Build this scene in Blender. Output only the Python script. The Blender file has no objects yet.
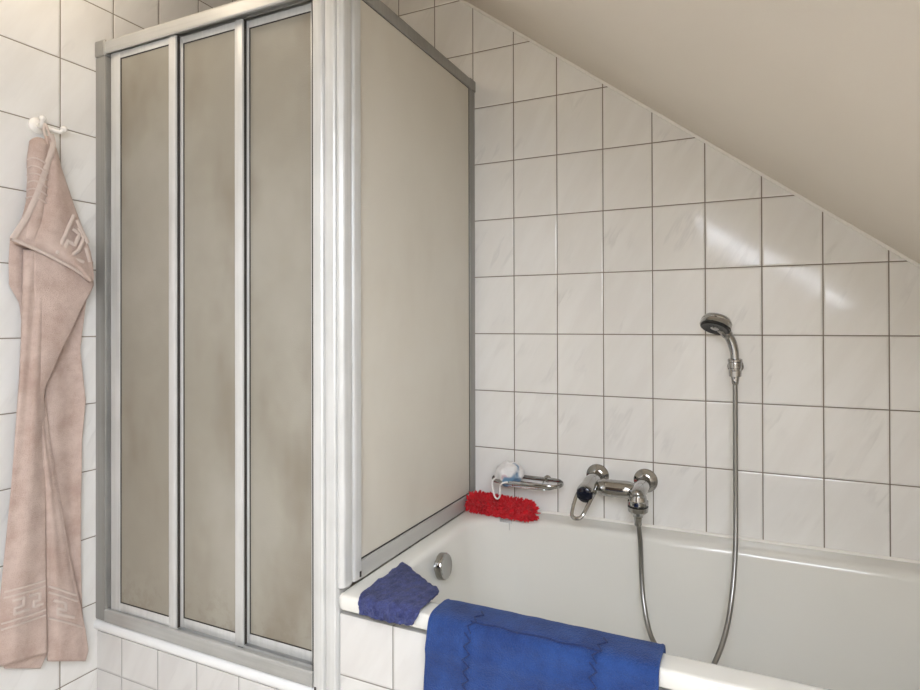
import bpy, bmesh, math, random
from mathutils import Vector, Matrix, noise
random.seed(4)
S = bpy.context.scene
COL = S.collection
Z0 = 1.22                      # height of the eye-level tile joint above the floor
V = Vector

# ------------------------------------------------------------------ camera
R_ = V((0.91152, 0.411245, -0.00261)); U_ = V((0.004176, -0.00291, 0.999987)); F_ = V((-0.411232, 0.91152, 0.00437))
CP = V((0.4334, -1.90241, 0.03735)); FPX = 590.97
cam = bpy.data.cameras.new('camera'); co = bpy.data.objects.new('camera', cam); COL.objects.link(co)
m = Matrix((R_, U_, -F_)).transposed().to_4x4(); m.translation = CP + V((0, 0, Z0)); co.matrix_world = m
cam.sensor_width = 36; cam.sensor_fit = 'HORIZONTAL'; cam.lens = FPX / 920 * 36
cam.shift_x = -23.735 / 920; cam.shift_y = -24.475 / 920; cam.clip_start = 0.02
S.camera = co

# ------------------------------------------------------------------ world, light, exposure
w = bpy.data.worlds.new('world'); S.world = w; w.use_nodes = True
w.node_tree.nodes['Background'].inputs[0].default_value = (0.75, 0.85, 1, 1)
w.node_tree.nodes['Background'].inputs[1].default_value = 1.0
S.view_settings.view_transform = 'Standard'; S.view_settings.look = 'None'
S.view_settings.gamma = 1; S.view_settings.use_curve_mapping = False
S.view_settings.exposure = 0.88
SKY_STRENGTH = 9.0
SKY_COLOR = (0.92, 0.99, 1.12)
LAMP_POWER = 4.8

def at(u, v, ax, val):         # photo pixel -> point on the plane axis=val (heights relative to the joint)
    d = F_ * FPX + R_ * (u - 483.735) + U_ * (320.525 - v)
    return CP + d * ((val - CP[ax]) / d[ax])

# ------------------------------------------------------------------ helpers
def empty(name, loc, label, cat, group=None):
    o = bpy.data.objects.new(name, None); COL.objects.link(o); o.empty_display_size = .05
    o.location = V(loc) + V((0, 0, Z0)); o['label'] = label; o['category'] = cat
    if group: o['group'] = group
    return o
def tag(o, label, cat): o['label'] = label; o['category'] = cat; return o
def obj(name, bm, mat, parent=None, org=None, smooth=35, label=None, kind=None, solid=0, subsurf=0):
    if parent is not None:
        root = parent
        while root.parent: root = root.parent
        org = root.location - V((0, 0, Z0))
    org = V(org) if org is not None else V((0, 0, 0))
    bmesh.ops.recalc_face_normals(bm, faces=bm.faces) if solid == 0 else None
    for v in bm.verts: v.co -= org
    me = bpy.data.meshes.new(name); bm.to_mesh(me); bm.free()
    me.materials.append(mat)
    me.polygons.foreach_set('use_smooth', [smooth > 0] * len(me.polygons))
    if smooth: me.set_sharp_from_angle(angle=math.radians(smooth))
    o = bpy.data.objects.new(name, me); COL.objects.link(o)
    if parent is not None: o.parent = parent
    else: o.location = org + V((0, 0, Z0))
    if label: o['label'] = label
    if kind: o['kind'] = kind
    if solid:
        md = o.modifiers.new('thick', 'SOLIDIFY'); md.thickness = solid; md.offset = 0
    if subsurf:
        md = o.modifiers.new('sub', 'SUBSURF'); md.levels = subsurf; md.render_levels = subsurf
    return o
def B(): return bmesh.new()
def box(bm, x0, x1, y0, y1, z0, z1, bev=0, seg=2):
    r = bmesh.ops.create_cube(bm, size=1)
    vs = r['verts']
    for v in vs:
        v.co = V(((x0 + x1) / 2 + v.co.x * (x1 - x0), (y0 + y1) / 2 + v.co.y * (y1 - y0), (z0 + z1) / 2 + v.co.z * (z1 - z0)))
    if bev:
        es = set(e for v in vs for e in v.link_edges)
        bmesh.ops.bevel(bm, geom=list(es), offset=bev, segments=seg, affect='EDGES', profile=.6)
    return bm
def prism(bm, poly, axis, a, b):      # poly of 2D points extruded along an axis from a to b
    def P(p, t):
        l = list(p); l.insert(axis, t); return V(l)
    lo = [bm.verts.new(P(p, a)) for p in poly]; hi = [bm.verts.new(P(p, b)) for p in poly]
    n = len(poly)
    for i in range(n): bm.faces.new((lo[i], lo[(i + 1) % n], hi[(i + 1) % n], hi[i]))
    bm.faces.new(lo); bm.faces.new(hi)
    return bm
def smoothpath(pts, k=8, closed=False):
    pts = [V(p) for p in pts]; n = len(pts); out = []
    for i in range(n if closed else n - 1):
        p0 = pts[(i - 1) % n] if closed or i > 0 else pts[0]
        p1 = pts[i]; p2 = pts[(i + 1) % n]
        p3 = pts[(i + 2) % n] if closed or i + 2 < n else pts[-1]
        for j in range(k):
            t = j / k
            out.append(.5 * ((2 * p1) + (p2 - p0) * t + (2 * p0 - 5 * p1 + 4 * p2 - p3) * t * t + (3 * p1 - p0 - 3 * p2 + p3) * t ** 3))
    if not closed: out.append(pts[-1])
    return out
def tube(bm, pts, r, n=12, closed=False, caps=True, flat=None):
    pts = [V(p) for p in pts]; N = len(pts)
    rs = r if isinstance(r, (list, tuple)) else [r] * N
    T = []
    for i in range(N):
        a = pts[(i - 1) % N] if closed else pts[max(0, i - 1)]
        b = pts[(i + 1) % N] if closed else pts[min(N - 1, i + 1)]
        T.append((b - a).normalized())
    up = V((0, 0, 1)) if abs(T[0].z) < .9 else V((1, 0, 0))
    if flat is not None: up = V(flat)
    nrm = (up - T[0] * up.dot(T[0])).normalized(); rings = []
    for i in range(N):
        if flat is not None: nrm = V(flat)
        nrm = (nrm - T[i] * nrm.dot(T[i])).normalized(); bi = T[i].cross(nrm)
        ry = rs[i]; 
        if isinstance(ry, tuple): ra, rb = ry
        else: ra = rb = ry
        rings.append([bm.verts.new(pts[i] + nrm * math.cos(2 * math.pi * k / n) * ra + bi * math.sin(2 * math.pi * k / n) * rb) for k in range(n)])
    for i in range(N if closed else N - 1):
        A = rings[i]; C = rings[(i + 1) % N]
        for k in range(n): bm.faces.new((A[k], A[(k + 1) % n], C[(k + 1) % n], C[k]))
    if caps and not closed: bm.faces.new(rings[0]); bm.faces.new(rings[-1])
    return bm
def lathe(bm, org, axis, prof, n=32):  # prof: list of (distance along axis, radius)
    ax = V(axis).normalized(); org = V(org)
    up = V((0, 0, 1)) if abs(ax.z) < .9 else V((1, 0, 0))
    a = (up - ax * up.dot(ax)).normalized(); b = ax.cross(a); rings = []
    for t, r in prof:
        rings.append([bm.verts.new(org + ax * t + (a * math.cos(2 * math.pi * k / n) + b * math.sin(2 * math.pi * k / n)) * max(r, 1e-5)) for k in range(n)])
    for A, C in zip(rings, rings[1:]):
        for k in range(n): bm.faces.new((A[k], A[(k + 1) % n], C[(k + 1) % n], C[k]))
    bm.faces.new(rings[0]); bm.faces.new(rings[-1])
    return bm
def grid(bm, rows, loop=False):
    vr = [[bm.verts.new(p) for p in r] for r in rows]
    for A, C in zip(vr, vr[1:]):
        for k in range(len(A) - 1 + (1 if loop else 0)):
            q = (k + 1) % len(A); bm.faces.new((A[k], A[q], C[q], C[k]))
    return vr

# ------------------------------------------------------------------ materials
def srgb(r, g, b):
    f = lambda c: (c / 255 / 12.92) if c / 255 <= .04045 else ((c / 255 + .055) / 1.055) ** 2.4
    return (f(r), f(g), f(b), 1)
class NT:
    def __init__(s, name):
        s.m = bpy.data.materials.new(name); s.m.use_nodes = True; s.t = s.m.node_tree; s.b = s.t.nodes['Principled BSDF']
    def n(s, typ, **kw):
        x = s.t.nodes.new(typ)
        for k, v in kw.items(): setattr(x, k, v)
        return x
    def l(s, a, b): s.t.links.new(a, b)
    def math(s, op, a, b=None, c=None):
        x = s.n('ShaderNodeMath', operation=op)
        for i, q in enumerate((a, b, c)):
            if q is None: continue
            if isinstance(q, (int, float)): x.inputs[i].default_value = q
            else: s.l(q, x.inputs[i])
        return x.outputs[0]
    def ramp(s, a, lo, hi, c0=0.0, c1=1.0):
        x = s.n('ShaderNodeMapRange', interpolation_type='SMOOTHSTEP')
        s.l(a, x.inputs[0])
        for i, q in zip((1, 2, 3, 4), (lo, hi, c0, c1)): x.inputs[i].default_value = q
        return x.outputs[0]
    def mix(s, f, a, b):
        x = s.n('ShaderNodeMix', data_type='RGBA')
        if isinstance(f, (int, float)): x.inputs[0].default_value = f
        else: s.l(f, x.inputs[0])
        for i, q in ((6, a), (7, b)):
            if isinstance(q, tuple): x.inputs[i].default_value = q
            else: s.l(q, x.inputs[i])
        return x.outputs[2]
    def noise(s, vec, scale, detail=3, rough=.5):
        x = s.n('ShaderNodeTexNoise'); x.inputs['Scale'].default_value = scale; x.inputs['Detail'].default_value = detail; x.inputs['Roughness'].default_value = rough
        if vec is not None: s.l(vec, x.inputs['Vector'])
        return x
    def bump(s, h, strength, dist, normal=None):
        x = s.n('ShaderNodeBump'); x.inputs['Strength'].default_value = strength; x.inputs['Distance'].default_value = dist
        s.l(h, x.inputs['Height'])
        if normal is not None: s.l(normal, x.inputs['Normal'])
        return x.outputs[0]
    def set(s, color=None, rough=None, metal=None, normal=None, **kw):
        for k, v in (('Base Color', color), ('Roughness', rough), ('Metallic', metal), ('Normal', normal)):
            if v is None: continue
            if isinstance(v, (tuple, float, int)): s.b.inputs[k].default_value = v
            else: s.l(v, s.b.inputs[k])
        for k, v in kw.items(): s.b.inputs[k.replace('_', ' ')].default_value = v
        return s.m

def tile_mat(name, axis, u0, v0, tw, th, base, base2, grout, gw=.0016, tilt=.018, veins=.26, rough=.115):
    t = NT(name); g = t.n('ShaderNodeNewGeometry'); sp = t.n('ShaderNodeSeparateXYZ'); t.l(g.outputs['Position'], sp.inputs[0])
    u = t.math('DIVIDE', t.math('SUBTRACT', sp.outputs[axis], u0), tw); v = t.math('DIVIDE', t.math('SUBTRACT', sp.outputs[2], v0 + Z0), th)
    fu = t.math('SUBTRACT', u, t.math('FLOOR', u)); fv = t.math('SUBTRACT', v, t.math('FLOOR', v))
    du = t.math('MULTIPLY', t.math('MINIMUM', fu, t.math('SUBTRACT', 1.0, fu)), tw)
    dv = t.math('MULTIPLY', t.math('MINIMUM', fv, t.math('SUBTRACT', 1.0, fv)), th)
    d = t.math('MINIMUM', du, dv)
    mask = t.ramp(d, gw * .7, gw * 1.3)                      # 0 in the joint, 1 on the tile
    cell = t.n('ShaderNodeCombineXYZ'); t.l(t.math('FLOOR', u), cell.inputs[0]); t.l(t.math('FLOOR', v), cell.inputs[1])
    wn = t.n('ShaderNodeTexWhiteNoise', noise_dimensions='3D'); t.l(cell.outputs[0], wn.inputs[0])
    # marbling: slanting thin streaks, shifted per tile
    vm = t.n('ShaderNodeVectorMath', operation='MULTIPLY_ADD'); t.l(wn.outputs['Color'], vm.inputs[0]); vm.inputs[1].default_value = (7, 7, 7); t.l(g.outputs['Position'], vm.inputs[2])
    m0 = t.n('ShaderNodeMapping', vector_type='POINT'); t.l(vm.outputs[0], m0.inputs['Vector']); m0.inputs['Rotation'].default_value = (0, -.5, 0) if axis == 0 else (.5, 0, 0)
    mp = t.n('ShaderNodeMapping', vector_type='POINT'); t.l(m0.outputs[0], mp.inputs['Vector']); mp.inputs['Scale'].default_value = (13, 13, 2.6)
    n1 = t.noise(mp.outputs[0], 1.2, 4, .55)
    vein = t.math('SUBTRACT', 1.0, t.math('MULTIPLY', t.math('ABSOLUTE', t.math('SUBTRACT', n1.outputs[0], .5)), 22.0))
    vein = t.math('MAXIMUM', vein, 0.0)
    n2 = t.noise(vm.outputs[0], 6, 1)
    vein = t.math('MULTIPLY', t.math('MULTIPLY', vein, t.ramp(n2.outputs[0], .54, .72)), veins)
    c = t.mix(t.ramp(n1.outputs[0], .3, .75), base, base2)
    c = t.mix(vein, c, tuple(x * .62 for x in base[:3]) + (1,))
    c = t.mix(t.math('MULTIPLY', wn.outputs['Value'], .10), c, tuple(x * .8 for x in base2[:3]) + (1,))
    c = t.mix(mask, grout, c)
    # each tile sits slightly out of true
    ti = t.n('ShaderNodeVectorMath', operation='MULTIPLY_ADD'); t.l(wn.outputs['Color'], ti.inputs[0]); ti.inputs[1].default_value = (tilt,) * 3; 
    off = t.n('ShaderNodeVectorMath', operation='ADD'); t.l(g.outputs['Normal'], off.inputs[0]); off.inputs[1].default_value = (-tilt / 2,) * 3
    t.l(off.outputs[0], ti.inputs[2])
    nz = t.n('ShaderNodeVectorMath', operation='NORMALIZE'); t.l(ti.outputs[0], nz.inputs[0])
    pill = t.ramp(d, gw * .6, .006)
    wav = t.noise(g.outputs['Position'], 14, 1)
    h = t.math('ADD', pill, t.math('MULTIPLY', wav.outputs[0], .22))
    nb = t.bump(h, .5, .0022, nz.outputs[0])
    r = t.math('ADD', rough, t.math('MULTIPLY', t.math('SUBTRACT', 1.0, mask), .7))
    return t.set(c, r, 0.0, nb, Specular_IOR_Level=.5)

T_BASE = srgb(223, 219, 212); T_BASE2 = srgb(231, 228, 222)
M = {}
M['tile_back'] = tile_mat('marbled_tile_back', 0, 0.0, 0.0, .1549, .2, srgb(234, 230, 223), srgb(240, 237, 231), srgb(124, 112, 97))  # same tile as left wall; light it lacks is put into base colour
M['tile_left'] = tile_mat('marbled_tile_left', 1, -.8601, 0.0, .1549, .2, T_BASE, T_BASE2, srgb(128, 117, 102))
M['tile_tub'] = tile_mat('marbled_tile_tub', 0, -.314, 0.0, .1549, .2, srgb(214, 210, 204), srgb(222, 219, 213), srgb(140, 135, 126), tilt=.006)  # same tile, base darkened to offset too strong light low in front
M['tile_tray'] = tile_mat('marbled_tile_tray', 0, -.79, 0.0, .1549, .2, srgb(212, 208, 203), srgb(220, 217, 212), srgb(166, 163, 158), tilt=.006)  # apron copy of the tile, darkened against the strong light on it

t = NT('painted_plaster'); g = t.n('ShaderNodeNewGeometry'); nn = t.noise(g.outputs['Position'], 260, 2); n3 = t.noise(g.outputs['Position'], 3, 2)
M['plaster'] = t.set(t.mix(n3.outputs[0], srgb(224, 214, 199), srgb(230, 220, 205)), .85, 0.0, t.bump(nn.outputs[0], .25, .0015))
t = NT('floor_tile_grey'); M['floor'] = t.set(srgb(214, 208, 198), .35)
t = NT('added_dark_brown_door'); M['door'] = t.set(srgb(74, 58, 44), .45)
t = NT('white_enamel'); g = t.n('ShaderNodeNewGeometry'); nn = t.noise(g.outputs['Position'], 4, 2)
M['enamel'] = t.set(t.mix(nn.outputs[0], srgb(226, 223, 213), srgb(232, 229, 220)), .12, 0.0, Coat_Weight=.3)
t = NT('white_plastic_trim'); M['trim'] = t.set(srgb(236, 235, 232), .35)
t = NT('silicone'); M['silicone'] = t.set(srgb(240, 235, 226), .5)

def alu(name, c0, c1, rough, metal=.85, along=2):
    t = NT(name); g = t.n('ShaderNodeNewGeometry'); mp = t.n('ShaderNodeMapping'); t.l(g.outputs['Position'], mp.inputs[0])
    sc = [110, 110, 110]; sc[along] = 2.5; mp.inputs['Scale'].default_value = sc; mp.inputs['Location'].default_value = (3.3, 7.1, 5.7)
    nn = t.noise(mp.outputs[0], 1, 3); n2 = t.noise(g.outputs['Position'], 11, 4)
    f = t.math('MULTIPLY', t.math('ADD', nn.outputs[0], n2.outputs[0]), .5)
    return t.set(t.mix(t.ramp(f, .3, .7), c0, c1), t.ramp(n2.outputs[0], .3, .7, rough - .06, rough + .08), metal, t.bump(nn.outputs[0], .08, .0005))
M['alu'] = alu('brushed_aluminium', srgb(188, 187, 182), srgb(204, 203, 199), .38, .7)
M['alu_light'] = alu('anodised_light_aluminium', srgb(206, 205, 200), srgb(220, 219, 215), .36, .25)
M['alu_dark'] = alu('anodised_grey_aluminium', srgb(150, 148, 142), srgb(164, 162, 156), .42, .4)
M['alu_rail'] = alu('aluminium_rail_long', srgb(180, 179, 174), srgb(194, 193, 189), .38, .4, along=0)
M['alu_side'] = alu('aluminium_side_rail', srgb(196, 194, 188), srgb(214, 212, 206), .33, .4, along=1)
t = NT('satin_side_rail'); M['side_rail'] = t.set(srgb(192, 190, 184), .38, .3)
t = NT('dark_rubber'); M['rubber'] = t.set(srgb(50, 44, 38), .6)

def pane(name, c0, c1, stain):
    t = NT(name); g = t.n('ShaderNodeNewGeometry'); n1 = t.noise(g.outputs['Position'], 260, 2, .6); n2 = t.noise(g.outputs['Position'], 2.4, 4, .6)
    mp = t.n('ShaderNodeMapping'); t.l(g.outputs['Position'], mp.inputs[0]); mp.inputs['Scale'].default_value = (5, 5, 2.4)
    n3 = t.noise(mp.outputs[0], 1, 3)
    c = t.mix(t.ramp(n2.outputs[0], .35, .7), c0, c1)
    c = t.mix(t.math('MULTIPLY', t.ramp(n3.outputs[0], .46, .74), .75), c, stain)
    # limescale and soap film collecting near the bottom rail
    sp = t.n('ShaderNodeSeparateXYZ'); t.l(g.outputs['Position'], sp.inputs[0])
    n4 = t.noise(g.outputs['Position'], 22, 5, .7)
    film = t.math('MULTIPLY', t.ramp(sp.outputs[2], Z0 - .80, Z0 - .62, 1.0, 0.0), t.ramp(n4.outputs[0], .48, .62))
    c = t.mix(t.math('MULTIPLY', film, .35), c, stain)
    nb = t.bump(n1.outputs[0], .35, .0012)
    t.set(c, .32, 0.0, nb, Specular_IOR_Level=.35)
    tr = t.n('ShaderNodeBsdfTranslucent'); t.l(c, tr.inputs[0])
    mx = t.n('ShaderNodeMixShader'); mx.inputs[0].default_value = .12
    out = t.t.nodes['Material Output']; t.l(t.b.outputs[0], mx.inputs[1]); t.l(tr.outputs[0], mx.inputs[2]); t.l(mx.outputs[0], out.inputs[0])
    return t.m
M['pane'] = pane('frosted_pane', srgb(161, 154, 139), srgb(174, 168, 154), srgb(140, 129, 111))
M['pane_side'] = pane('frosted_side_pane', srgb(226, 219, 204), srgb(230, 224, 210), srgb(219, 211, 195))  # door glazing again, light missing on this side put into its colour

t = NT('chrome'); M['chrome'] = t.set((.44, .435, .425, 1), .07, 1.0)
t = NT('chrome_hose'); M['hose'] = t.set((.30, .295, .28, 1), .3, 1.0)
t = NT('black_rubber_face'); M['black'] = t.set(srgb(28, 27, 26), .35)
t = NT('navy_cap'); M['navy'] = t.set(srgb(9, 14, 30), .12)
t = NT('cream_ceramic'); M['ceramic'] = t.set(srgb(238, 232, 222), .18)
t = NT('white_cord'); M['cord'] = t.set(srgb(232, 228, 222), .7)

def terry(name, c0, c1, scale=420, strength=.9, patch=14, sheen=.08):
    t = NT(name); tc = t.n('ShaderNodeTexCoord'); n1 = t.noise(tc.outputs['Object'], scale, 2, .7); n2 = t.noise(tc.outputs['Object'], patch, 4, .65)
    vo = t.n('ShaderNodeTexVoronoi'); vo.inputs['Scale'].default_value = scale * .6; t.l(tc.outputs['Object'], vo.inputs['Vector'])
    f = t.math('ADD', t.math('MULTIPLY', n2.outputs[0], .75), t.math('MULTIPLY', n1.outputs[0], .35))
    h = t.math('ADD', n1.outputs[0], t.math('MULTIPLY', vo.outputs[0], .8))
    return t.set(t.mix(t.ramp(f, .35, .75), c0, c1), .95, 0.0, t.bump(h, strength, .003), Sheen_Weight=sheen, Sheen_Roughness=.6)
M['pink'] = terry('dusty_pink_terry', srgb(180, 154, 140), srgb(210, 188, 175), 700, .55)
M['pink_light'] = terry('pale_pink_woven_band', srgb(198, 180, 168), srgb(210, 193, 181), 700, .4)
M['blue'] = terry('royal_blue_terry', srgb(12, 46, 106), srgb(32, 72, 138), 450, .9)
M['blue_thread'] = terry('dark_blue_thread', srgb(14, 34, 84), srgb(22, 46, 104))
M['navycloth'] = terry('slate_blue_terry', srgb(30, 36, 82), srgb(70, 78, 130), 300, 1, 60)
M['red'] = terry('red_chenille', srgb(190, 8, 22), srgb(222, 24, 38), 300, .5)
t = NT('marbled_bath_ball'); tc = t.n('ShaderNodeTexCoord'); n1 = t.noise(tc.outputs['Object'], 28, 2); n2 = t.noise(tc.outputs['Object'], 19, 1)
c = t.mix(t.ramp(n1.outputs[0], .56, .68), srgb(226, 222, 218), srgb(208, 178, 180)); c = t.mix(t.ramp(n2.outputs[0], .54, .64), c, srgb(96, 130, 158))
M['ball'] = t.set(c, .7, 0.0, t.bump(n1.outputs[0], .7, .004))
t = NT('clear_plastic'); M['clear'] = t.set((.95, .95, .95, 1), .08, 0.0, Transmission_Weight=.85)
t = NT('daylight_pane'); e = t.n('ShaderNodeEmission'); e.inputs[0].default_value = SKY_COLOR + (1,); e.inputs[1].default_value = SKY_STRENGTH
t.l(e.outputs[0], t.t.nodes['Material Output'].inputs[0]); M['sky'] = t.m
t = NT('lamp_glass'); e = t.n('ShaderNodeEmission'); e.inputs[0].default_value = (1, .86, .68, 1); e.inputs[1].default_value = LAMP_POWER
t.l(e.outputs[0], t.t.nodes['Material Output'].inputs[0]); M['lamp'] = t.m

# ------------------------------------------------------------------ room shell
XL, XR, YR = -1.366, 1.24, -3.1
FZ = -Z0; CZ = 1.28
def cz(x): return .8215 - .75 * x                  # underside of the roof slope
XC = (.8215 - CZ) / .75                            # where the slope meets the flat ceiling
def struct(name, bm, mat): return obj(name, bm, mat, smooth=0, kind='structure')
gable = [(XL - .12, FZ), (XR + .12, FZ), (XR + .12, cz(XR + .12)), (XC, CZ), (XL - .12, CZ)]
struct('wall_back', prism(B(), gable, 1, 0, .12), M['tile_back'])
struct('wall_rear', prism(B(), gable, 1, YR - .12, YR), M['plaster'])
struct('wall_left', box(B(), XL - .12, XL, YR, 0, FZ, CZ), M['tile_left'])
struct('wall_right', box(B(), XR, XR + .12, YR, 0, FZ, cz(XR + .12)), M['plaster'])
struct('floor', box(B(), XL - .12, XR + .12, YR - .12, .12, FZ - .1, FZ), M['floor'])
# flat ceiling plus sloped ceiling with the skylight opening, one mesh
SX0, SX1, SY0, SY1 = .10, 1.0, -2.90, -1.74
bm = box(B(), XL - .12, XC, YR - .12, .12, CZ, CZ + .12)
def slab(x0, x1, y0, y1, t=.14, d=0.0):
    prism(bm, [(x0, cz(x0) + d), (x1, cz(x1) + d), (x1, cz(x1) + d + t), (x0, cz(x0) + d + t)], 1, y0, y1)
slab(XC, SX0, YR - .12, .12); slab(SX1, XR + .12, YR - .12, .12); slab(SX0, SX1, YR - .12, SY0); slab(SX0, SX1, SY1, .12)
struct('ceiling', bm, M['plaster'])
bm = B()
def fr(x0, x1, y0, y1, d0, d1): prism(bm, [(x0, cz(x0) + d0), (x1, cz(x1) + d0), (x1, cz(x1) + d1), (x0, cz(x0) + d1)], 1, y0, y1)
fr(SX0, SX0 + .04, SY0, SY1, .05, .12); fr(SX1 - .04, SX1, SY0, SY1, .05, .12)
fr(SX0 + .04, SX1 - .04, SY0, SY0 + .05, .05, .12); fr(SX0 + .04, SX1 - .04, SY1 - .05, SY1, .05, .12)
win = struct('window_1', bm, M['trim'])
bm = B(); fr(SX0 + .04, SX1 - .04, SY0 + .05, SY1 - .05, .085, .095)
obj('window_pane', bm, M['sky'], win, smooth=0)
# sealant line along the slope
bm = B(); p0 = V((XC, -.003, cz(XC) - .003)); p1 = V((XR, -.003, cz(XR) - .003))
tube(bm, [p0, p1], .006, 8); struct('trim_1', bm, M['silicone'])

# tiled aprons and white edge trim
TX0, TX1, TYF = -.457, 1.238, -.777
bm = box(B(), TX0 - .005, XR, -.755, -.735, FZ, -.655); struct('wall_bath_apron', bm, M['tile_tub'])
bm = box(B(), XL, TX0 - .005, -.755, -.735, FZ, -.886); box(bm, TX0 - .025, TX0 - .005, -.735, 0, FZ, -.64); struct('wall_tray_apron', bm, M['tile_tray'])
bm = B(); prof = [(-.738, -.884)] + [(-.753 - .012 * math.cos(a), -.8675 + .0150 * math.sin(a)) for a in [math.radians(x) for x in range(-90, 91, 20)]] + [(-.738, -.8525)]
prism(bm, prof, 0, XL, TX0 - .006); obj('trim_2', bm, M['trim'], kind='structure')

bm = box(B(), -.95, -.12, YR - .01, YR + .03, FZ, .78, .004)  # unseen door, added to give the chrome something dark to reflect
for z0, z1 in ((FZ + .12, -.35), (-.22, .66)): box(bm, -.85, -.22, YR + .03, YR + .04, z0, z1, .006)
dr = obj('added_door_1', bm, M['door'], kind='structure')
obj('added_door_handle', tube(B(), smoothpath([(-.20, YR + .03, -.2), (-.20, YR + .08, -.2), (-.23, YR + .085, -.2), (-.31, YR + .085, -.2)], 5), .009, 10), M['chrome'], dr)

# ceiling lamp over the middle of the room (behind the photographer's left)
LMX, LMY = -1.08, -1.02
lamp = empty('ceiling_lamp', (LMX, LMY, CZ), 'round opal globe lamp hanging under the flat part of the ceiling', 'lamp')
obj('lamp_base', lathe(B(), (LMX, LMY, CZ), (0, 0, -1), [(0, .06), (.02, .06), (.024, .05), (.05, .02), (.06, .02)]), M['trim'], lamp)
obj('lamp_shade', lathe(B(), (LMX, LMY, CZ - .14), (0, 0, -1), [(-.1 * math.cos(math.pi * k / 12), .1 * math.sin(math.pi * k / 12)) for k in range(13)]), M['lamp'], lamp, smooth=180)

# ------------------------------------------------------------------ shower tray and enclosure
def rrect(x0, x1, y0, y1, r, z, n=10):
    out = []
    for cx, cy, a0 in ((x1 - r, y1 - r, 0), (x0 + r, y1 - r, 90), (x0 + r, y0 + r, 180), (x1 - r, y0 + r, 270)):
        for k in range(n + 1):
            a = math.radians(a0 + 90 * k / n); out.append(V((cx + r * math.cos(a), cy + r * math.sin(a), z)))
    return out
bm = B(); A = (XL + .002, TX0 - .028, -.733, -.002)
loops = [rrect(*A, .004, -.96), rrect(*A, .004, -.858)]
for d, z in ((.05, -.856), (.06, -.862), (.07, -.90), (.09, -.93), (.12, -.938)):
    loops.append(rrect(A[0] + d, A[1] - d, A[2] + d, A[3] - d, .06, z))
vr = grid(bm, loops, True); bm.faces.new(vr[0]); bm.faces.new(vr[-1])
tag(obj('shower_tray', bm, M['enamel'], org=(-.9, -.37, -.96)), 'white shower tray behind the sliding doors, on the tiled step', 'shower tray')

enc = empty('shower_enclosure', (-.9, -.72, -.85), 'aluminium shower enclosure with frosted sliding doors and fixed side pane beside bathtub', 'shower enclosure')
ZB, ZT = -.848, .885
# wall profile
bm = box(B(), XL, -1.322, -.760, -.700, ZB, ZT - .045, .003); box(bm, -1.322, -1.313, -.742, -.705, ZB + .03, ZT - .05, .001)
obj('wall_profile', bm, M['alu_dark'], enc)
obj('end_cap', box(B(), XL, -1.320, -.764, -.698, ZT - .045, ZT + .004, .006, 3), M['alu_dark'], enc)
# header: stepped section
sec = [(-.762, ZT - .008), (-.758, ZT), (-.700, ZT), (-.700, ZT - .036), (-.708, ZT - .036), (-.708, ZT - .012), (-.722, ZT - .012), (-.722, ZT - .030), (-.726, ZT - .030), (-.726, ZT - .012),
       (-.738, ZT - .012), (-.738, ZT - .030), (-.742, ZT - .030), (-.742, ZT - .012), (-.754, ZT - .012), (-.754, ZT - .038), (-.760, ZT - .040), (-.762, ZT - .036)]
obj('header_rail', prism(B(), sec, 0, -1.320, -.545), M['alu_rail'], enc, smooth=20)
sec = [(-.761, ZB), (-.762, ZB + .003), (-.762, ZB + .034), (-.759, ZB + .037), (-.752, ZB + .037), (-.751, ZB + .028), (-.735, ZB + .028), (-.733, ZB + .033), (-.731, ZB + .028), (-.717, ZB + .028), (-.715, ZB + .033), (-.713, ZB + .028), (-.702, ZB + .028), (-.700, ZB + .036), (-.696, ZB + .034), (-.696, ZB)]
obj('bottom_rail', prism(B(), sec, 0, -1.3215, -.5415), M['alu_rail'], enc, smooth=20)
obj('foot_screw', box(B(), -.532, -.527, -.766, -.760, ZB - .004, ZB + .006), M['rubber'], enc, smooth=0)
# corner post, ribbed
def ribs(p0, p1, nrm, n, h, back):
    p0, p1, nrm = V(p0), V(p1), V(nrm); out = []
    for i in range(n):
        a = p0.lerp(p1, i / n); b = p0.lerp(p1, (i + 1) / n)
        for k in range(9):
            t = (0, .05, .11, .2, .5, .8, .89, .95, 1)[k]; e = (0, .35, .8, 1, 1.06, 1, .8, .35, 0)[k]
            q = a.lerp(b, t) + nrm * (h * e - h); out.append((q.x, q.y))
    q = p1 - nrm * back; out.append((q.x, q.y)); q = p0 - nrm * back; out.append((q.x, q.y))
    return out
post = obj('corner_post', prism(B(), ribs((-.541, -.764), (-.466, -.764), (0, -1), 2, .011, .055), 2, ZB - .012, ZT + .03), M['alu_light'], enc, smooth=25)
obj('corner_profile', prism(B(), ribs((-.447, -.762), (-.447, -.684), (1, 0), 2, .011, .017), 2, -.592, ZT + .03), M['alu_light'], enc, smooth=25)
bm = box(B(), -.446, -.4448, -.700, -.694, -.588, -.574); obj('rail_plug', bm, M['rubber'], enc)
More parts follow.
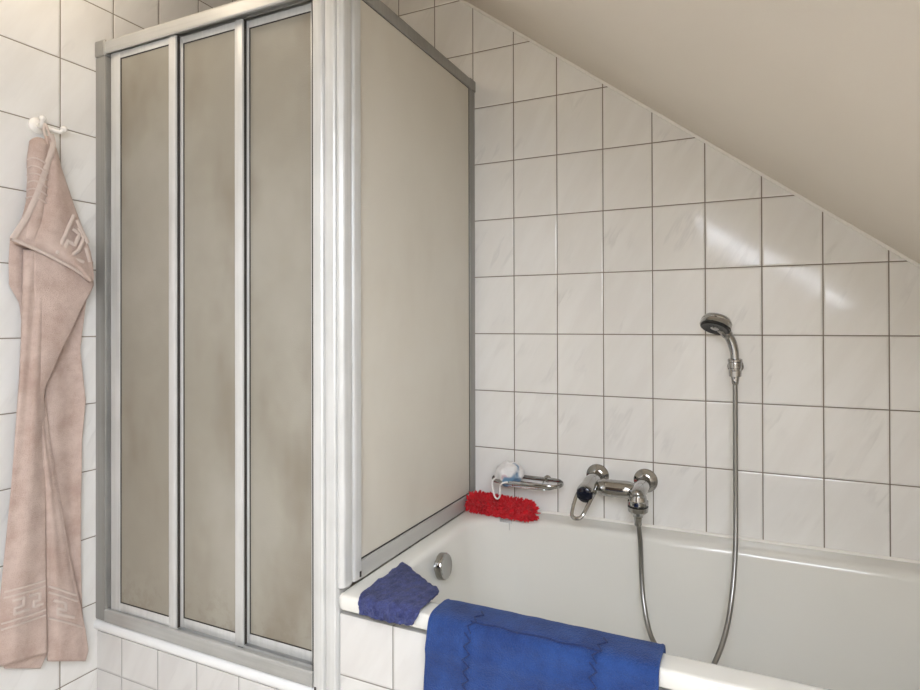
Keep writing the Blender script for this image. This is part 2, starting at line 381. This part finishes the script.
# sliding doors
def door(x0, x1, y, sl, sr, z0=-.812, z1=.846, cut=True):
    bm = B(); d = .011
    box(bm, x0, x0 + sl, y, y + d, z0, z1, .0015); box(bm, x1 - sr, x1, y - .003, y + d, z0 - .004, z1, .003)
    box(bm, x0 + sl, x1 - sr, y + .001, y + d, z1 - .019, z1, .0015); box(bm, x0 + sl, x1 - sr, y + .001, y + d, z0, z0 + .025, .0015)
    fo = obj('sliding_door', bm, M['alu_light'], enc)
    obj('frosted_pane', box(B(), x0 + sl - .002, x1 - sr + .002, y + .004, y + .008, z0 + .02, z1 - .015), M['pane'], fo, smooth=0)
    bm = B(); a, b, c, e = x0 + sl, x1 - sr, z0 + .025, z1 - .019; g = .0022; yy = (y + .002, y + .005)
    box(bm, a, a + g, *yy, c, e); box(bm, b - g, b, *yy, c, e); box(bm, a, b, *yy, c, c + g); box(bm, a, b, *yy, e - g, e)
    obj('gasket', bm, M['rubber'], fo, smooth=0)
    obj('edge_seal', box(B(), x1, x1 + .001, y + .003, y + d, z0, z1), M['rubber'], fo, smooth=0)
    obj('glide_block', box(B(), x1 - sr * .8, x1 - sr * .2, y + .002, y + .009, z0 - .012, z0 - .003), M['rubber'], fo, smooth=0)
door(-1.308, -1.028, -.751, .040, .028)
door(-1.053, -.790, -.7385, .035, .028)
door(-.817, -.560, -.726, .034, .012)
# dark seal strip next to post
obj('seal_strip', box(B(), -.560, -.5415, -.712, -.706, ZB + .03, ZT - .05), M['rubber'], enc, smooth=0)
obj('post_flange', box(B(), -.5445, -.5405, -.757, -.705, ZB + .03, ZT - .04), M['rubber'], enc, smooth=0)
# side pane on tub rim
XS = -.462
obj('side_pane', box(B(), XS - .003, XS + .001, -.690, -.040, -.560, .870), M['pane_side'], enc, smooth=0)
obj('side_bottom_rail', box(B(), XS - .012, XS + .010, -.692, -.003, -.5985, -.555, .003), M['side_rail'], enc)
obj('side_top_rail', box(B(), XS - .011, XS + .008, -.692, -.040, .858, .892, .003), M['alu_dark'], enc)
bm = box(B(), XS - .010, XS + .004, -.030, 0, -.555, .862, .002); box(bm, XS - .006, XS + .007, -.044, -.030, -.555, .862, .002)
obj('side_wall_profile', bm, M['alu_dark'], enc)
obj('side_corner_cap', box(B(), XS - .013, XS + .009, -.046, 0, .856, .895, .004), M['alu_dark'], enc, label='dark grey plastic corner cap')
bm = B(); g = .002; yy = (-.685, -.044); xx = (XS + .001, XS + .0025)
box(bm, *xx, yy[0], yy[0] + g, -.555, .86); box(bm, *xx, yy[1] - g, yy[1], -.555, .86); box(bm, *xx, *yy, -.555, -.5515); box(bm, *xx, *yy, .857, .86)
obj('side_gasket', bm, M['rubber'], enc, smooth=0)

# ------------------------------------------------------------------ bathtub
bm = B(); N = 14
IN = (-.402, 1.165, -.708, -.078)
loops = [rrect(TX0 + .012, TX1, TYF + .012, -.001, .010, -.632, N), rrect(TX0 + .003, TX1, TYF + .002, -.001, .016, -.633, N), rrect(TX0, TX1, TYF, -.001, .018, -.628, N)]
for k in range(1, 7):
    a = math.pi / 2 * k / 6; i = .010 * (1 - math.cos(a)); j = .010 * math.sin(a)
    loops.append(rrect(TX0 + i, TX1 - i * .1, TYF + i, -.001, .018, -.610 + j, N))
RC = .15
loops.append(rrect(IN[0] - .016, IN[1] + .016, IN[2] - .016, IN[3] + .016, RC + .012, -.601, N))
for k in range(1, 7):
    a = math.pi / 2 * k / 6; d = .022 * math.sin(a); h = .022 * (1 - math.cos(a))
    d -= .012
    loops.append(rrect(IN[0] + d, IN[1] - d, IN[2] + d, IN[3] - d, RC, -.602 - h, N))
for z, dl, dr, dy in ((-.66, .018, .03, .014), (-.74, .032, .07, .025), (-.84, .050, .13, .038), (-.92, .07, .18, .05), (-.965, .095, .215, .07), (-.99, .135, .26, .105), (-1.0, .20, .33, .17)):
    loops.append(rrect(IN[0] + dl, IN[1] - dr, IN[2] + dy, IN[3] - dy, max(.05, RC - dy * .3), z, N))
vr = grid(bm, loops, True); bm.faces.new(vr[-1])
tub = empty('bathtub', (.39, -.39, -1.0), 'white enamelled built-in bathtub beside the shower enclosure', 'bathtub')
obj('tub_body', bm, M['enamel'], tub, smooth=60)
oc = V((-.380, -.425, -.652)); od = V((1, 0, .12)).normalized()
ov = obj('overflow_cap', lathe(B(), oc, od, [(0, .020), (.010, .020), (.010, .033), (.012, .0365), (.026, .0365), (.030, .034), (.031, .030), (.0295, .027), (.0295, 0)], 40), M['chrome'], tub, label='round chrome overflow cap')
bm = B(); tube(bm, [(TX0 + .02, -.004, -.599), (TX1, -.004, -.599)], .006, 8); obj('trim_3', bm, M['silicone'], kind='structure')

# ------------------------------------------------------------------ bath mixer
bx = empty('bath_mixer', (.053, 0, -.46), 'chrome single-lever bath mixer tap on the tiled wall above the bathtub', 'tap')
LX, RX, MZ, MY = -.020, .132, -.461, -.092
OY = -.142
for x in (LX, RX):
    obj('wall_rosette', lathe(B(), (x, 0, MZ + .003), (0, -1, 0), [(0, .037), (.004, .037), (.007, .0345), (.008, .031), (.010, .029), (.015, .022), (.016, .017), (.05, .016)], 36), M['chrome'], bx)
    obj('connector_nut', lathe(B(), (x, -.030, MZ), (0, -1, 0), [(0, .020), (.002, .022), (.020, .022), (.022, .020)], 6), M['chrome'], bx, smooth=20)
bm = B()
tube(bm, smoothpath([(LX, -.050, MZ), (LX, MY, MZ), (LX - .001, -.128, MZ - .010)], 6), [.0235 + .002 * k / 12 for k in range(13)], 28)
tube(bm, smoothpath([(LX, MY + .01, MZ - .002), (LX + .040, MY, MZ - .007), (RX - .040, MY, MZ - .007), (RX, MY + .005, MZ - .004)], 5), [.016, .016, .0165, .018, .022, .026, .026, .026, .026, .026, .026, .024, .020, .019, .019, .018], 24)
tube(bm, smoothpath([(RX, -.050, MZ), (RX, MY, MZ + .001), (RX, OY, MZ - .002), (RX, OY - .016, MZ - .012)], 5), [.0215] * 6 + [.022] * 5 + [.0215, .021, .0195, .017, .013], 28)
obj('mixer_body', bm, M['chrome'], bx, smooth=50)
obj('lever_hub', lathe(B(), (LX - .001, -.122, MZ - .010), (-.05, -1, -.22), [(0, .0235), (.004, .028), (.024, .0288), (.032, .027), (.036, .0252)], 36), M['chrome'], bx)
ax = V((-.05, -1, -.22)).normalized(); cpt = V((LX - .001, -.122, MZ - .010)) + ax * .034
obj('lever_cap', lathe(B(), cpt, ax, [(0, .0252), (.006, .0242), (.010, .019), (.012, .010), (.0125, 0)], 32), M['navy'], bx, label='dark navy domed lever cap')
c0 = cpt - ax * .012
lp = [c0 + V(q) for q in ((-.024, 0, 0), (-.030, -.018, -.024), (-.033, -.036, -.050), (-.031, -.044, -.062), (-.021, -.048, -.067), (-.006, -.046, -.064), (.003, -.040, -.052), (.015, -.020, -.024), (.024, 0, 0))]
pts = smoothpath(lp, 8); bm = tube(B(), pts, [(.0035, .0058)] * len(pts), 12); obj('lever_loop', bm, M['chrome'], bx)
obj('hose_outlet', lathe(B(), (RX, OY, MZ - .002), (0, 0, -1), [(0, .022), (.010, .0245), (.018, .0255), (.020, .0295), (.030, .030), (.032, .0275), (.035, .0275), (.037, .0298), (.050, .0285), (.056, .021), (.062, .015), (.066, .0145), (.068, .012), (.078, .011), (.080, .009)], 36), M['chrome'], bx)
obj('outlet_seal', lathe(B(), (RX, OY, MZ - .0345), (0, 0, -1), [(0, .027), (.001, .0298), (.0022, .0298), (.003, .027)], 36), M['black'], bx, label='thin black ring')

# ------------------------------------------------------------------ hand shower, holder, hose
hx = .393
hd = empty('shower_holder', (hx, 0, -.10), 'small chrome wall bracket holding up the hand shower', 'holder')
obj('wall_plate', lathe(B(), (hx, 0, -.092), (0, -1, 0), [(0, .022), (.005, .022), (.009, .018), (.010, .010), (.045, .010)], 30), M['chrome'], hd)
obj('cradle', lathe(B(), (hx, -.066, -.118), (0, -.08, 1), [(0, .014), (.002, .0165), (.018, .0175), (.020, .0155), (.024, .0155), (.026, .0180), (.040, .0185), (.044, .017), (.044, .0128), (0, .0125)], 30), M['chrome'], hd)
obj('cradle_ring', lathe(B(), (hx, -.0695, -.076), (0, -.08, 1), [(0, .017), (.002, .0195), (.008, .0195), (.010, .017)], 30), M['chrome'], hd)
hs = empty('hand_shower', (hx, -.07, -.12), 'chrome hand shower with black spray face, hooked up on the tiled wall', 'shower head')
hp = smoothpath([(hx, -.066, -.126), (hx, -.070, -.08), (hx - .002, -.075, -.045), (hx - .010, -.083, -.014), (hx - .024, -.094, .010), (hx - .038, -.104, .024)], 6)
n = len(hp); obj('handle', tube(B(), hp, [.0095 + .0035 * min(1, i / n * 2) + (.002 if i > n * .7 else 0) for i in range(n)], 20), M['chrome'], hs)
fd = V((-.22, -.42, -.88)).normalized(); fc = V((hx - .046, -.112, .040))
obj('spray_head', lathe(B(), fc - fd * .004, fd, [(-.013, .012), (-.011, .024), (-.005, .036), (.002, .0405), (.006, .042), (.008, .0408), (.010, .0422), (.021, .0425), (.0225, .039)], 40), M['chrome'], hs)
fp = obj('spray_face', lathe(B(), fc + fd * .017, fd, [(0, .0395), (.0055, .0395), (.0075, .035), (.005, .025), (.005, 0)], 40), M['black'], hs, label='black rubber spray face')
a1 = fd.orthogonal().normalized(); b1 = fd.cross(a1); bm = B()
for rr, cnt in ((.029, 16), (.020, 11)):
    for k in range(cnt):
        a = 2 * math.pi * k / cnt; q = fc + fd * .020 + (a1 * math.cos(a) + b1 * math.sin(a)) * rr
        lathe(bm, q, fd, [(0, .0018), (.003, .0012)], 6)
obj('nozzles', bm, M['black'], fp)
obj('center_button', lathe(B(), fc + fd * .019, fd, [(0, .013), (.004, .012), (.006, .007), (.0065, 0)], 24), M['chrome'], hs)
hose = empty('shower_hose', (RX, OY, -.55), 'flexible metal shower hose looping from the mixer down into the bathtub', 'hose')
P = [V((RX, OY, -.538))] + [at(u, v, 1, y) for u, v, y in ((640.5, 545, -.130), (641.5, 575, -.140), (644, 604, -.165), (650, 633, -.205), (661, 657, -.255))]
P += [V((RX + .105, -.315, -.91)), V((RX + .15, -.33, -.915))]
P += [at(u, v, 1, y) for u, v, y in ((703, 681, -.300), (715.5, 661, -.255), (725.5, 633, -.205), (732, 596, -.150), (735.3, 552, -.108), (735.8, 505, -.078), (735.5, 455, -.066))] + [V((hx, -.064, -.25)), V((hx, -.065, -.135))]
pp = smoothpath(P, 14)
obj('hose_tube', tube(B(), pp, .0068, 14), M['hose'], hose)
obj('hose_cone', lathe(B(), (hx, -.0645, -.140), (0, -.02, 1), [(0, .0075), (.003, .009), (.018, .0115), (.024, .0115)], 20), M['chrome'], hose)
obj('hose_nut', lathe(B(), (RX, OY, -.556), (0, 0, 1), [(0, .0085), (.003, .0105), (.016, .0105), (.0165, .009)], 12), M['chrome'], hose, smooth=20)

# ------------------------------------------------------------------ wire soap rack with bath ball
DZ = -.486
rk = empty('soap_rack', (-.25, 0, DZ), 'oval chrome wire soap rack on the wall beside the mixer tap', 'soap rack')
def stadium(x0, x1, y0, y1, z, n=10):
    r = (y1 - y0) / 2; out = []
    for cx, a0 in ((x1 - r, -90), (x0 + r, 90)):
        for k in range(n + 1):
            a = math.radians(a0 + 180 * k / n); out.append(V((cx + r * math.cos(a), (y0 + y1) / 2 + r * math.sin(a), z)))
    return out
pts = stadium(-.365, -.122, -.100, -.012, DZ); obj('rim_band', tube(B(), pts, [(.0065, .0024)] * len(pts), 10, closed=True, flat=(0, 0, 1)), M['chrome'], rk)
pts = stadium(-.330, -.150, -.088, -.024, DZ - .014); bm = tube(B(), pts, .0024, 8, closed=True)
for x in (-.28, -.20): tube(bm, smoothpath([(x, -.098, DZ - .002), (x, -.088, DZ - .014), (x, -.056, DZ - .016), (x, -.024, DZ - .014), (x, -.014, DZ - .002)], 4), .0016, 6)
obj('wire_base', bm, M['chrome'], rk)
for x in (-.31, -.19):
    obj('wall_stud', lathe(B(), (x, 0, DZ), (0, -1, 0), [(0, .012), (.004, .012), (.008, .007), (.016, .006)], 20), M['chrome'], rk)

bl = empty('bath_ball', (-.318, -.066, -.50), 'round white bath puff with pink and blue swirls lying on the soap rack', 'bath puff')
bm = B(); bmesh.ops.create_icosphere(bm, subdivisions=5, radius=.040); bc = V((-.302, -.066, -.466))
for v in bm.verts:
    d = v.co.normalized(); f = 1 + .13 * noise.noise(d * 2.1) + .06 * noise.noise(d * 6) + .02 * noise.noise(d * 16)
    v.co = V((d.x * .048 * f, d.y * .040 * f, d.z * .041 * f)); v.co += bc
obj('puff', bm, M['ball'], bl, smooth=180)
pts = smoothpath([bc + V((-.034, -.012, -.010)), bc + V((-.044, -.040, -.018)), bc + V((-.041, -.046, -.045)), bc + V((-.034, -.046, -.068)), bc + V((-.024, -.045, -.074)), bc + V((-.016, -.045, -.062)), bc + V((-.016, -.046, -.036)), bc + V((-.008, -.043, -.022)), bc + V((.008, -.036, -.018))], 6)
obj('hanging_loop', tube(B(), pts, .0028, 8), M['cord'], bl, label='white cord hanging loop')

# ------------------------------------------------------------------ red chenille scrubber
rs = empty('scrubbing_mitt', (-.34, -.085, -.60), 'red shaggy chenille washing sponge on the back corner of the bathtub rim', 'sponge')
p0, p1 = V((-.424, -.076, -.577)), V((-.232, -.090, -.580))
bm = B(); prof = []
L = (p1 - p0).length; ax = (p1 - p0).normalized()
for k in range(13):
    a = math.pi * k / 12; prof.append((L / 2 - (L / 2 + .026) * math.cos(a) if False else (-.026 * math.cos(a) if k <= 6 else L - .026 * math.cos(a)), .028 * math.sin(a) if k != 6 else .028))
[None for _ in lathe(bm, p0, ax, [(a, b * .86) for a, b in prof], 24).verts]; obj('sponge_core', bm, M['red'], rs)
bm = B(); rnd = random.Random(7); q1 = ax.orthogonal().normalized(); q2 = ax.cross(q1)
for i in range(1400):
    t = rnd.uniform(-.026, L + .026); e = 0 if 0 <= t <= L else (t if t < 0 else t - L)
    a = rnd.uniform(0, 2 * math.pi); rad = math.sqrt(max(0, .028 ** 2 - e * e * 1.1))
    dirn = (q1 * math.cos(a) + q2 * math.sin(a)) * (rad / .028) + ax * (e / .028); dirn.normalize()
    base = p0 + ax * (t if e == 0 else (0 + e * .9 if t < 0 else L + e * .9)) + (q1 * math.cos(a) + q2 * math.sin(a)) * rad * .9
    ln = rnd.uniform(.014, .022); dr = (dirn + V((rnd.uniform(-.45, .45), rnd.uniform(-.45, .45), rnd.uniform(-.5, .3)))).normalized()
    tip = base + dr * ln
    if tip.z < -.5985: tip.z = -.5985 + rnd.uniform(0, .003)
    if tip.y > -.003: tip.y = -.003
    if tip.x < XS + .014 and tip.z < .0: tip.x = max(tip.x, XS + .014)
    mid = base.lerp(tip, .55) + V((rnd.uniform(-.002, .002),) * 3)
    tube(bm, [base, mid, tip], [.0024, .0028, .0014], 5)
obj('chenille_tufts', bm, M['red'], rs, kind='stuff')
bm = B(); q = at(506, 519, 1, -.108)
box(bm, q.x - .022, q.x + .020, q.y, q.y + .0012, q.z - .012, q.z + .004); tube(bm, [(q.x + .012, q.y, q.z - .01), (q.x + .013, q.y - .001, q.z - .034)], .0009, 6)
obj('care_tag', bm, M['clear'], rs, label='small clear plastic tag')

# ------------------------------------------------------------------ pale blue... royal blue towel over the rim
TW0, TW1 = -.200, .276
prof = [(-.700, -.80), (-.699, -.74), (-.700, -.67), (-.694, -.625), (-.698, -.600), (-.712, -.5925), (-.735, -.5915), (-.757, -.5915), (-.775, -.594), (-.786, -.603), (-.790, -.622), (-.7895, -.66), (-.788, -.72), (-.7875, -.80), (-.788, -.88), (-.789, -.96), (-.789, -1.03)]
sp = smoothpath([V((0, a, b)) for a, b in prof], 8)
cum = [0]
for a, b in zip(sp, sp[1:]): cum.append(cum[-1] + (b - a).length)
front = next(i for i, p in enumerate(sp) if p.y < -.789)
def towel_pt(i, s):                    # s 0..1 across
    p = sp[i]; dn = cum[i] - cum[front]
    x = TW0 + (TW1 - TW0) * s
    hang = max(0, dn)
    x += (.007 * math.sin(hang * 9) + .010 * hang) * (1 - s) * -1 + (-.012 * hang) * s
    corner = max(0, 1 - s / .05)
    w = .0045 * math.sin(s * 17 + hang * 5) * min(1, hang * 9) + .003 * math.sin(s * 41 + hang * 11) * min(1, hang * 6) + .0022 * noise.noise(V((s * 9, hang * 14, 3)))
    roll = .004 * math.exp(-((hang - .045) / .012) ** 2) * (1 if hang > 0 else 0)
    y = p.y - abs(w) - roll; z = p.z + (.0012 * noise.noise(V((s * 12, cum[i] * 20, 0))) if hang == 0 else 0)
    if corner and i < front: z -= corner * .002
    return V((x, y, z))
rows = [[towel_pt(i, k / 60) for k in range(61)] for i in range(len(sp))]
bt = empty('bath_towel', (.03, -.79, -.80), 'royal blue terry towel draped over the front rim of the bathtub', 'towel')
bm = B(); grid(bm, rows); bmesh.ops.recalc_face_normals(bm, faces=bm.faces)
obj('towel_cloth', bm, M['blue'], bt, smooth=180, solid=.0065)
def on_towel(s, hang):                 # point just proud of the outer face
    dn = hang + cum[front]; i = max(k for k in range(len(cum)) if cum[k] <= dn); i = min(i, len(cum) - 2)
    p = towel_pt(i, s).lerp(towel_pt(i + 1, s), min(1, (dn - cum[i]) / (cum[i + 1] - cum[i]))); out = V((0, -1, 0)) if hang > 0 else V((0, -math.sin(min(1.57, max(0, (hang + .06) / .06 * 1.5))), math.cos(min(1.57, max(0, (hang + .06) / .06 * 1.5)))))
    return p + out * .0068
def zig(s0, s1, h0, h1, amp, n):
    pts = []
    for k in range(n + 1):
        t = k / n; a = amp if k % 2 else -amp
        pts.append(on_towel(s0 + (s1 - s0) * t + a, h0 + (h1 - h0) * t))
    return pts
bm = B()
for s in (.20, .755):
    tube(bm, zig(s, s + .005, -.005, .40, .016, 30), .0017, 6)
    tube(bm, zig(s + .03, s, -.060, -.005, .014, 5), .0017, 6)
tube(bm, [on_towel(.20 + .58 * k / 40, -.026 + .0015 * math.sin(k * .5)) for k in range(41)], .0018, 6)
obj('zigzag_stitching', bm, M['blue_thread'], bt, label='dark blue zigzag seam')
for e in (0.003, .997): obj('edge_hem', tube(B(), [towel_pt(i, e) for i in range(0, len(sp), 2)], .0048, 8), M['blue'], bt)

# ------------------------------------------------------------------ slate blue wash cloth on the corner
def P2(u, v, ax, val): return at(u, v, ax, val)
zl = -.5945
rowsP = [
 (P2(361, 613, 1, -.786), P2(380, 619, 1, -.786), P2(398, 623, 1, -.786), P2(413, 624.5, 1, -.786)),
 (P2(359.5, 606, 1, -.784), P2(381, 611, 1, -.785), P2(400, 614, 1, -.785), P2(417, 617, 1, -.785)),
 (P2(360, 598, 2, zl), P2(381, 603, 2, zl + .001), P2(402, 606, 2, zl + .001), P2(423, 608, 2, zl)),
 (P2(365, 592, 2, zl), P2(386, 593, 2, zl + .002), P2(410, 596, 2, zl + .003), P2(432, 600, 2, zl)),
 (P2(375, 584.5, 2, zl), P2(393, 584, 2, zl + .004), P2(415, 588, 2, zl + .002), P2(438.5, 592, 2, zl - .004)),
 (P2(388, 575, 2, zl), P2(400, 575, 2, zl + .004), P2(413, 579, 2, zl + .002), P2(427, 583, 2, zl - .005)),
 (P2(402, 563.5, 2, zl), P2(405, 564.5, 2, zl + .001), P2(408, 567, 2, zl), P2(414, 573, 2, zl - .004))]
cols = [smoothpath([r[c] for r in rowsP], 10) for c in range(4)]
rows = []
for i in range(len(cols[0])):
    r = smoothpath([cols[c][i] for c in range(4)], 18); q = []
    for k, p in enumerate(r):
        w = .0070 * abs(noise.noise(V((p.x * 55, p.y * 26, p.z * 26)))) + .0035 * abs(noise.noise(p * 120 + V((5, 1, 2)))) + .0016 * noise.noise(p * 300)
        q.append(p + (V((0, -1, 0)) if i < 16 else V((0, -.2, 1))) * w)
    rows.append(q)
bm = B(); grid(bm, rows); bmesh.ops.recalc_face_normals(bm, faces=bm.faces)
for f in list(bm.faces)[:1]: pass
tag(obj('washcloth', bm, M['navycloth'], org=(-.32, -.72, -.60), smooth=180, solid=.005), 'crumpled slate blue washcloth on the corner of the bathtub rim by the post', 'washcloth')

# ------------------------------------------------------------------ wall hook and pink towel
hy = at(40, 125, 0, -1.35); HY, HZ = hy.y, hy.z
hk = empty('towel_hook', (XL, HY, HZ), 'small white double hook on the tiled wall above the pink towel', 'hook')
obj('hook_plate', lathe(B(), (XL, HY, HZ), (1, 0, 0), [(0, .022), (.005, .022), (.009, .018), (.012, .010)], 28), M['ceramic'], hk)
for dy, dz in ((-.008, .006), (.047, -.006)):
    pts = smoothpath([(XL + .008, HY, HZ), (XL + .024, HY + dy * .5, HZ - .006), (XL + .036, HY + dy * .85, HZ - .008 + dz * .4), (XL + .042, HY + dy, HZ + .006 + dz)], 6)
    n = len(pts); obj('prong', tube(B(), pts, [.0065 - .001 * math.sin(3 * i / n) for i in range(n)], 12), M['ceramic'], hk)
    bm = B(); bmesh.ops.create_uvsphere(bm, u_segments=16, v_segments=10, radius=.0088, matrix=Matrix.Translation(pts[-1])); obj('prong_tip', bm, M['ceramic'], hk)

pk = empty('hanging_towel', (XL + .03, HY, HZ), 'dusty pink terry towel with woven key border hanging from the wall hook', 'towel')
def interp(tab, v):
    if v <= tab[0][0]: return tab[0][1:]
    for a, b in zip(tab, tab[1:]):
        if v <= b[0]:
            t = (v - a[0]) / (b[0] - a[0]); return tuple(x + (y - x) * t for x, y in zip(a[1:], b[1:]))
    return tab[-1][1:]
def sheet(tab, off, nx=40, ny=110, skew=0):    # tab: (v, uL, uR) silhouettes on the wall; off(s, t) distance from the wall
    v0, v1 = tab[0][0], tab[-1][0]; rows = []
    def P(s, t):
        v = v0 + (v1 - v0) * t; l, r = interp(tab, v); u = l + (r - l) * s
        q = at(u, v + skew * s * t ** 6, 0, XL + off(s, t))
        return q
    rows = [[P(k / nx, j / ny) for k in range(nx + 1)] for j in range(ny + 1)]
    return rows, P
def cloth(name, tab, off, mat, parent, th=.006, nx=40, ny=110, label=None, skew=0):
    rows, P = sheet(tab, off, nx, ny, skew); bm = B(); grid(bm, rows); bmesh.ops.recalc_face_normals(bm, faces=bm.faces)
    o = obj(name, bm, mat, parent, smooth=180, solid=th, label=label); return o, P
sn = math.sin
# back right panel
cloth('rear_layer', [(262, 58, 93), (300, 50, 86), (350, 45, 80), (400, 45, 85.5), (440, 45, 82), (500, 48, 81), (560, 56, 81), (610, 66, 82), (640, 74, 85)],
      lambda s, t: .016 + .005 * sn(s * 7) + .003 * sn(t * 13), M['pink'], pk)
# far left layer edge seen past the flap
cloth('side_layer', [(238, 10, 40), (262, 8.5, 40), (285, 9, 40), (302, 19, 42), (330, 23, 44), (400, 24, 44)],
      lambda s, t: .020 + .006 * sn(s * 5), M['pink'], pk, ny=60)
# middle hanging layer with the sweeping edge
lowP = {}
o, lowP['r'] = cloth('lower_panel', [(372, 30, 39), (400, 34, 44), (440, 38, 49), (480, 42, 56), (520, 44, 63), (560, 45.5, 70), (600, 46, 79), (630, 46.5, 85), (650, 47, 88), (661, 47.5, 85)],
      lambda s, t: .030 + .007 * sn(math.pi * min(1, s * 1.1)) + .0010 * sn(s * 15 + t * 3), M['pink'], pk)
o, lowP['l'] = cloth('lower_panel', [(250, 24, 60), (300, 23, 46), (340, 22, 44), (380, 20, 43), (430, 16, 44), (480, 12, 44.5), (530, 7, 45), (580, 2, 45.5), (620, -2, 46), (668, -5, 46.5)],
      lambda s, t: .036 + .012 * sn(math.pi * s) ** .7 + .004 * sn(s * 9 + t * 5), M['pink'], pk, skew=-15)
cloth('rolled_end', [(640, 8, 46), (655, 6, 46), (668, 4, 40)], lambda s, t: .020 + .006 * sn(math.pi * t), M['pink'], pk, ny=20)
# middle front fold: right part under the flap sweeping to a point
cloth('front_fold', [(247, 34, 87), (262, 34, 92), (285, 34, 93), (292, 34.5, 90), (310, 35, 80), (330, 35, 71), (350, 35, 61), (370, 36, 52), (385, 36, 45), (405, 36, 41), (430, 38, 42), (470, 43, 45)],
      lambda s, t: .050 + .008 * sn(math.pi * s) * (1 - t * .8) - .016 * t, M['pink'], pk)
# rolled fold under the hook
pts = smoothpath([at(u, v, 0, -1.318) for u, v in ((41, 139), (38, 150), (37, 170), (37, 190), (34, 212), (28, 240))], 8); n = len(pts)
o = obj('rolled_fold', tube(B(), pts, [.010 + .012 * min(1, i / 5) + .003 * sn(i * .6) * .3 for i in range(n)], 20), M['pink'], pk)
bm = B()
for k in range(13, 30, 3):
    p = pts[k]; r = .0235
    tube(bm, [p + V((math.sin(a) * r, -math.cos(a) * r, .006 * math.sin(a * 2))) for a in [math.pi * j / 12 for j in range(13)]], .0022, 6)
obj('woven_band', bm, M['pink_light'], o, label='paler woven band')
# front flap
flap = [(136, 46, 49), (150, 45, 56), (170, 40, 61), (190, 34, 68), (210, 26, 76), (228, 17, 83), (240, 12, 89), (246, 26, 86), (250, 40, 80), (255, 50, 88), (263, 62, 92), (270, 72, 93), (277, 82, 93.5), (281, 88, 93)]
flap = [(136, 46, 49), (150, 45, 56), (170, 40, 61), (190, 34, 68), (210, 26, 75), (228, 17, 82), (241, 10.5, 86), (246, 24, 88), (252, 38, 90), (260, 54, 91.5), (268, 70, 92.5), (276, 82, 93.5), (281, 89, 93)]
o, FP = cloth('front_flap', flap, lambda s, t: .062 + .010 * sn(math.pi * s) + .004 * sn(s * 9 + t * 4) - .010 * (1 - t), M['pink'], pk, ny=140)
# pale hem strips along the flap's left and bottom edges
def onw(u, v, d): return at(u, v, 0, XL + d)
def strip(bm, pts, d, w=.004): tube(bm, [onw(u, v, d) for u, v in pts], [(w, .0018)] * len(pts), 8, flat=None)
bm = B(); hem = [(51, 134), (53, 142), (52, 150), (48, 162), (43, 178), (38, 192), (32, 206), (26, 218), (19, 229), (12.5, 239)]
pts = smoothpath([onw(u, v, .069 - .006 * (v < 150)) for u, v in hem], 5); tube(bm, pts, [(.0022, .0075)] * len(pts), 10, flat=(1, 0, 0))
hem = [(12.5, 239), (24, 244), (38, 250), (54, 258), (70, 266.5), (82, 274), (91, 280)]
pts = smoothpath([onw(u, v, .069) for u, v in hem], 5); tube(bm, pts, [(.0030, .0045)] * len(pts), 10, flat=(1, 0, 0))
obj('edge_hem', bm, M['pink_light'], pk, label='paler folded hem')
bm = B(); pts = smoothpath([onw(47, 140, .058), onw(44, 131, .055), onw(45, 124, .05), onw(48, 130, .056), onw(51, 140, .060)], 6)
tube(bm, pts, .0035, 8); obj('hanging_loop', bm, M['pink_light'], pk)
# woven key pattern on flap
bm = B()
def key(bm, lines, P=None, d=.074, w=.0052):
    for ln in lines:
        pts = []
        for a, b in zip(ln, ln[1:]):
            for k in range(6): t = k / 6; pts.append((a[0] + (b[0] - a[0]) * t, a[1] + (b[1] - a[1]) * t))
        pts.append(ln[-1]); tube(bm, [onw(u, v, d) for u, v in pts], [(.0016, w)] * len(pts), 8, flat=(1, 0, 0))
key(bm, [[(74, 215), (57, 254)], [(77, 220), (88, 243)], [(73, 229), (80, 234), (75, 245), (68, 241), (65, 248)], [(79, 228), (84, 238), (79, 250), (72, 255)], [(66, 252), (74, 259), (84, 262)], [(86, 248), (90, 262)]])
obj('key_pattern', bm, M['pink_light'], pk, label='paler woven key pattern')
# woven border low on the lower panels
bm = B()
def lowline(P, v0, v1, pts, w=.0035):
    def q(s, v):
        p = P(s, (v - v0) / (v1 - v0)); p.x += .005; return p
    res = []
    for a, b in zip(pts, pts[1:]):
        for k in range(10): t = k / 10; res.append(q(a[0] + (b[0] - a[0]) * t, a[1] + (b[1] - a[1]) * t))
    res.append(q(*pts[-1])); tube(bm, res, [(.0018, w)] * len(res), 8, flat=(1, 0, 0))
for v in (588, 594, 620, 626): lowline(lowP['l'], 250, 668, [(.05, v + 4), (.5, v + 1), (.97, v - 4)], .0028)
for v in (590, 596, 622): lowline(lowP['r'], 372, 661, [(.05, v - 4), (.5, v), (.92, v + 5)], .0028)
lowline(lowP['l'], 250, 668, [(.25, 602), (.5, 600), (.5, 608), (.32, 610), (.32, 616), (.62, 613)], .004)
lowline(lowP['l'], 250, 668, [(.62, 599), (.85, 597), (.85, 604), (.72, 605), (.72, 611), (.92, 609)], .004)
lowline(lowP['r'], 372, 661, [(.2, 600), (.55, 603), (.55, 610), (.3, 608), (.3, 614), (.75, 617)], .004)
obj('woven_border', bm, M['pink_light'], pk, label='paler woven border')
